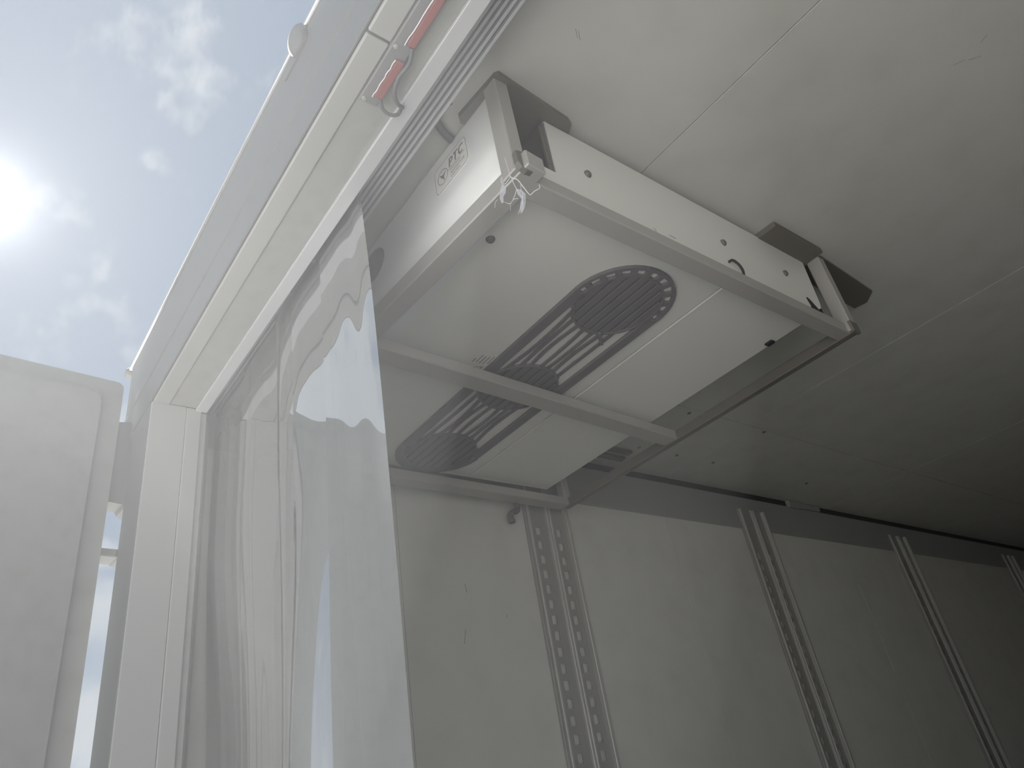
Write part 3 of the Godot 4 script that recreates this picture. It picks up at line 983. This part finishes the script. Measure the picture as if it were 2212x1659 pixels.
func _small() -> void:
	# dark hose stub from the rail into the top of the unit
	var st := _st()
	_tube(st, _smooth([Vector3(-0.598, 0.992, -0.480), Vector3(-0.612, 0.992, -0.503), Vector3(-0.622, 0.9925, -0.522), Vector3(-0.628, 0.9925, -0.5395)], 5), 0.0072, 12)
	_tag(_obj("hose", st, M.inner, self), "short dark hose entering the cooling unit from the ceiling by the rail", "hose")
	st = _st()
	_tube(st, [Vector3(-0.626, 0.9985, -0.490), Vector3(-0.624, 0.994, -0.497), Vector3(-0.600, 0.993, -0.500), Vector3(-0.576, 0.994, -0.498), Vector3(-0.570, 0.9985, -0.504)], 0.0018, 6)
	_tag(_obj("wire_clip", st, M.cable, self), "thin bent wire clip on the ceiling beside the dark hose", "clip")
	var k := 0
	for p in [[Vector3(-0.551, 1.0, -0.491), "small screw in the ceiling beyond the wire clip, nearer the foot plate"], [Vector3(-0.646, 1.0, -0.496), "small screw in the ceiling on the near side of the dark hose"]]:
		st = _st()
		_lathe(st, [Vector2(0.0045, 0.0), Vector2(0.004, -0.002), Vector2(0.0, -0.003)], p[0], Vector3.UP, 10)
		_tag(_obj("ceiling_screw", st, M.steel_dark, self), p[1], "screw", "screws in the ceiling by the rail")
		k += 1
	# elbow drain under the frame by the wall
	var d := _thing("drain_pipe", "small grey elbow drain stub under the frame by the first track", "pipe", Vector3(-1.495, 0.757, -1.275))
	st = _st()
	_tube(st, _smooth([Vector3(0, 0.03, -0.025), Vector3(0, 0.006, -0.02), Vector3(0, -0.002, 0.0), Vector3(0, -0.012, 0.008), Vector3(0, -0.034, 0.006)], 4), 0.0085, 10)
	_obj("elbow", st, M.inner, d)
	st = _st()
	_tube(st, [Vector3(0, -0.034, 0.006), Vector3(0, -0.026, 0.0065)], 0.0105, 10)
	_obj("collar", st, M.steel_dark, d)
	# hook on the side bar
	st = _st()
	_tube(st, _smooth([Vector3(-0.513, 0.846, -1.083), Vector3(-0.508, 0.849, -1.090), Vector3(-0.505, 0.840, -1.100), Vector3(-0.504, 0.826, -1.104), Vector3(-0.5045, 0.812, -1.1015), Vector3(-0.504, 0.800, -1.098)], 4), 0.0026, 8)
	_tag(_obj("wire_hook", st, M.dark, self), "thin dark hook of wire over the side bar of the frame", "hook")
	# torn plastic caught on the front corner
	_torn()

func _marks() -> void:
	# scuffs and specks of dirt on the ceiling, the side wall and the door
	var c: Node = get_node("ceiling")
	for p in [[-1.381, -1.97], [-1.376, -2.166], [-1.136, -2.15], [-1.373, -2.78], [-1.385, -1.782], [-1.147, -1.766]]:
		var st := _st()
		_lathe(st, [Vector2(0.0065, 0.0), Vector2(0.006, -0.0022), Vector2(0.003, -0.0035), Vector2(0.0, -0.0036)], Vector3(p[0], CEIL, p[1]), Vector3.UP, 12)
		_obj("rivet", st, M.steel_dark, c)
	for p in [[-0.366, -0.596, -0.376, -0.609], [-0.366, -0.602, -0.377, -0.615], [-0.001, -1.219, -0.014, -1.224], [-0.043, -1.24, -0.025, -1.254], [-0.062, -1.226, -0.045, -1.234]]:
		var st := _st()
		_bar(st, Vector3(p[0], CEIL, p[1]), Vector3(p[2], CEIL, p[3]), 0.0012, 0.0006, Vector3.UP, 0.0)
		_obj("scuff", st, M.scuff, c)
	var w: Node = get_node("wall_left")
	for p in [[0.553, -1.11, 0.530, -1.113], [0.475, -1.235, 0.468, -1.233], [0.435, -1.095, 0.400, -1.086]]:
		var st := _st()
		_bar(st, Vector3(WALL_L, p[0], p[1]), Vector3(WALL_L, p[2], p[3]), 0.0016, 0.0006, Vector3.RIGHT, 0.0)
		_obj("scuff", st, M.scuff, w)
	var u: Node = get_node("cooling_unit")
	for p in [[0.840, -0.868, 0.833, -0.873], [0.841, -0.91, 0.840, -0.927]]:
		var st := _st()
		_bar(st, Vector3(-0.515, p[0], p[1]), Vector3(-0.515, p[2], p[3]), 0.0016, 0.0006, Vector3.RIGHT, 0.0)
		_obj("scuff", st, M.print_line, u)

func _torn() -> void:
	var base := Vector3(-0.490, 0.755, -0.512)
	var t := _thing("torn_plastic", "wisps of torn clear plastic caught on the front corner of the frame", "plastic scrap", base)
	var threads := [
		[0.0008, [[-0.4867, 0.7544], [-0.4839, 0.7450], [-0.4790, 0.7382], [-0.4741, 0.7314], [-0.4702, 0.7181], [-0.4657, 0.7042], [-0.4597, 0.6900], [-0.4537, 0.6859], [-0.4471, 0.6842], [-0.4433, 0.6834], [-0.4407, 0.6851], [-0.4414, 0.6919]]],
		[0.0005, [[-0.4830, 0.7409], [-0.4812, 0.7261], [-0.4799, 0.7169], [-0.4771, 0.7063], [-0.4741, 0.6972], [-0.4746, 0.6884], [-0.4790, 0.6824], [-0.4858, 0.6777]]],
		[0.0005, [[-0.4811, 0.7196], [-0.4878, 0.7156], [-0.4948, 0.7109], [-0.4991, 0.7092], [-0.5048, 0.7169]]],
		[0.0004, [[-0.4729, 0.7222], [-0.4725, 0.7098], [-0.4691, 0.7019], [-0.4711, 0.6929], [-0.4753, 0.6828], [-0.4800, 0.6787]]],
		[0.0004, [[-0.4803, 0.7014], [-0.4867, 0.7057], [-0.4939, 0.7069], [-0.4990, 0.7060], [-0.5017, 0.6990]]],
		[0.0004, [[-0.5181, 0.7341], [-0.5243, 0.7373], [-0.5286, 0.7364], [-0.5305, 0.7307]]],
		[0.0006, [[-0.5011, 0.7501], [-0.4940, 0.7508], [-0.4873, 0.7541], [-0.4880, 0.790]]],
	]
	var k := 0
	for th in threads:
		var pts := []
		for q in th[1]:
			pts.append(Vector3(q[0], q[1], -0.512 + 0.002 * sin(k * 1.7 + pts.size())) - base)
		var st := _st()
		_tube(st, _smooth(pts, 3), th[0], 5, true, th[0] * 0.6)
		_obj("thread", st, M.thread, t)
		k += 1
	for f in [[[-0.4827, 0.7243], [-0.4747, 0.7152], [-0.4691, 0.7019], [-0.4728, 0.6883], [-0.4783, 0.6817], [-0.4855, 0.6789], [-0.4836, 0.6927], [-0.4785, 0.7013], [-0.4839, 0.7159]], [[-0.5076, 0.7597], [-0.5021, 0.7461], [-0.5055, 0.7370], [-0.5108, 0.7354], [-0.5129, 0.7252], [-0.5167, 0.7279], [-0.5185, 0.7385], [-0.5151, 0.7502]]]:
		var poly := PackedVector2Array()
		for q in f:
			poly.append(Vector2(q[0], q[1]) - Vector2(base.x, base.y))
		var st := _st()
		_prism(st, poly, Vector3(0, 0, -0.0035), Vector3.RIGHT, Vector3.UP, Vector3(0, 0, 0.0006))
		_obj("film", st, M.film, t)

func _mist() -> void:
	# thin cold mist drifting round the open door in the sun, denser towards its middle
	var t := _thing("mist", "thin pale mist drifting round the open door of the truck", "mist", Vector3(-0.62, 0.54, 0.08), "", "stuff")
	for k in 2:
		var fog := FogVolume.new()
		fog.name = _numbered("haze", t)
		fog.shape = RenderingServer.FOG_VOLUME_SHAPE_ELLIPSOID
		fog.size = Vector3(1.4, 1.8, 0.94) * [1.05, 0.88][k]
		var fm := FogMaterial.new()
		fm.density = [0.082, 0.092][k]
		fm.albedo = Color(0.95, 0.96, 0.97)
		fog.material = fm
		t.add_child(fog, true)
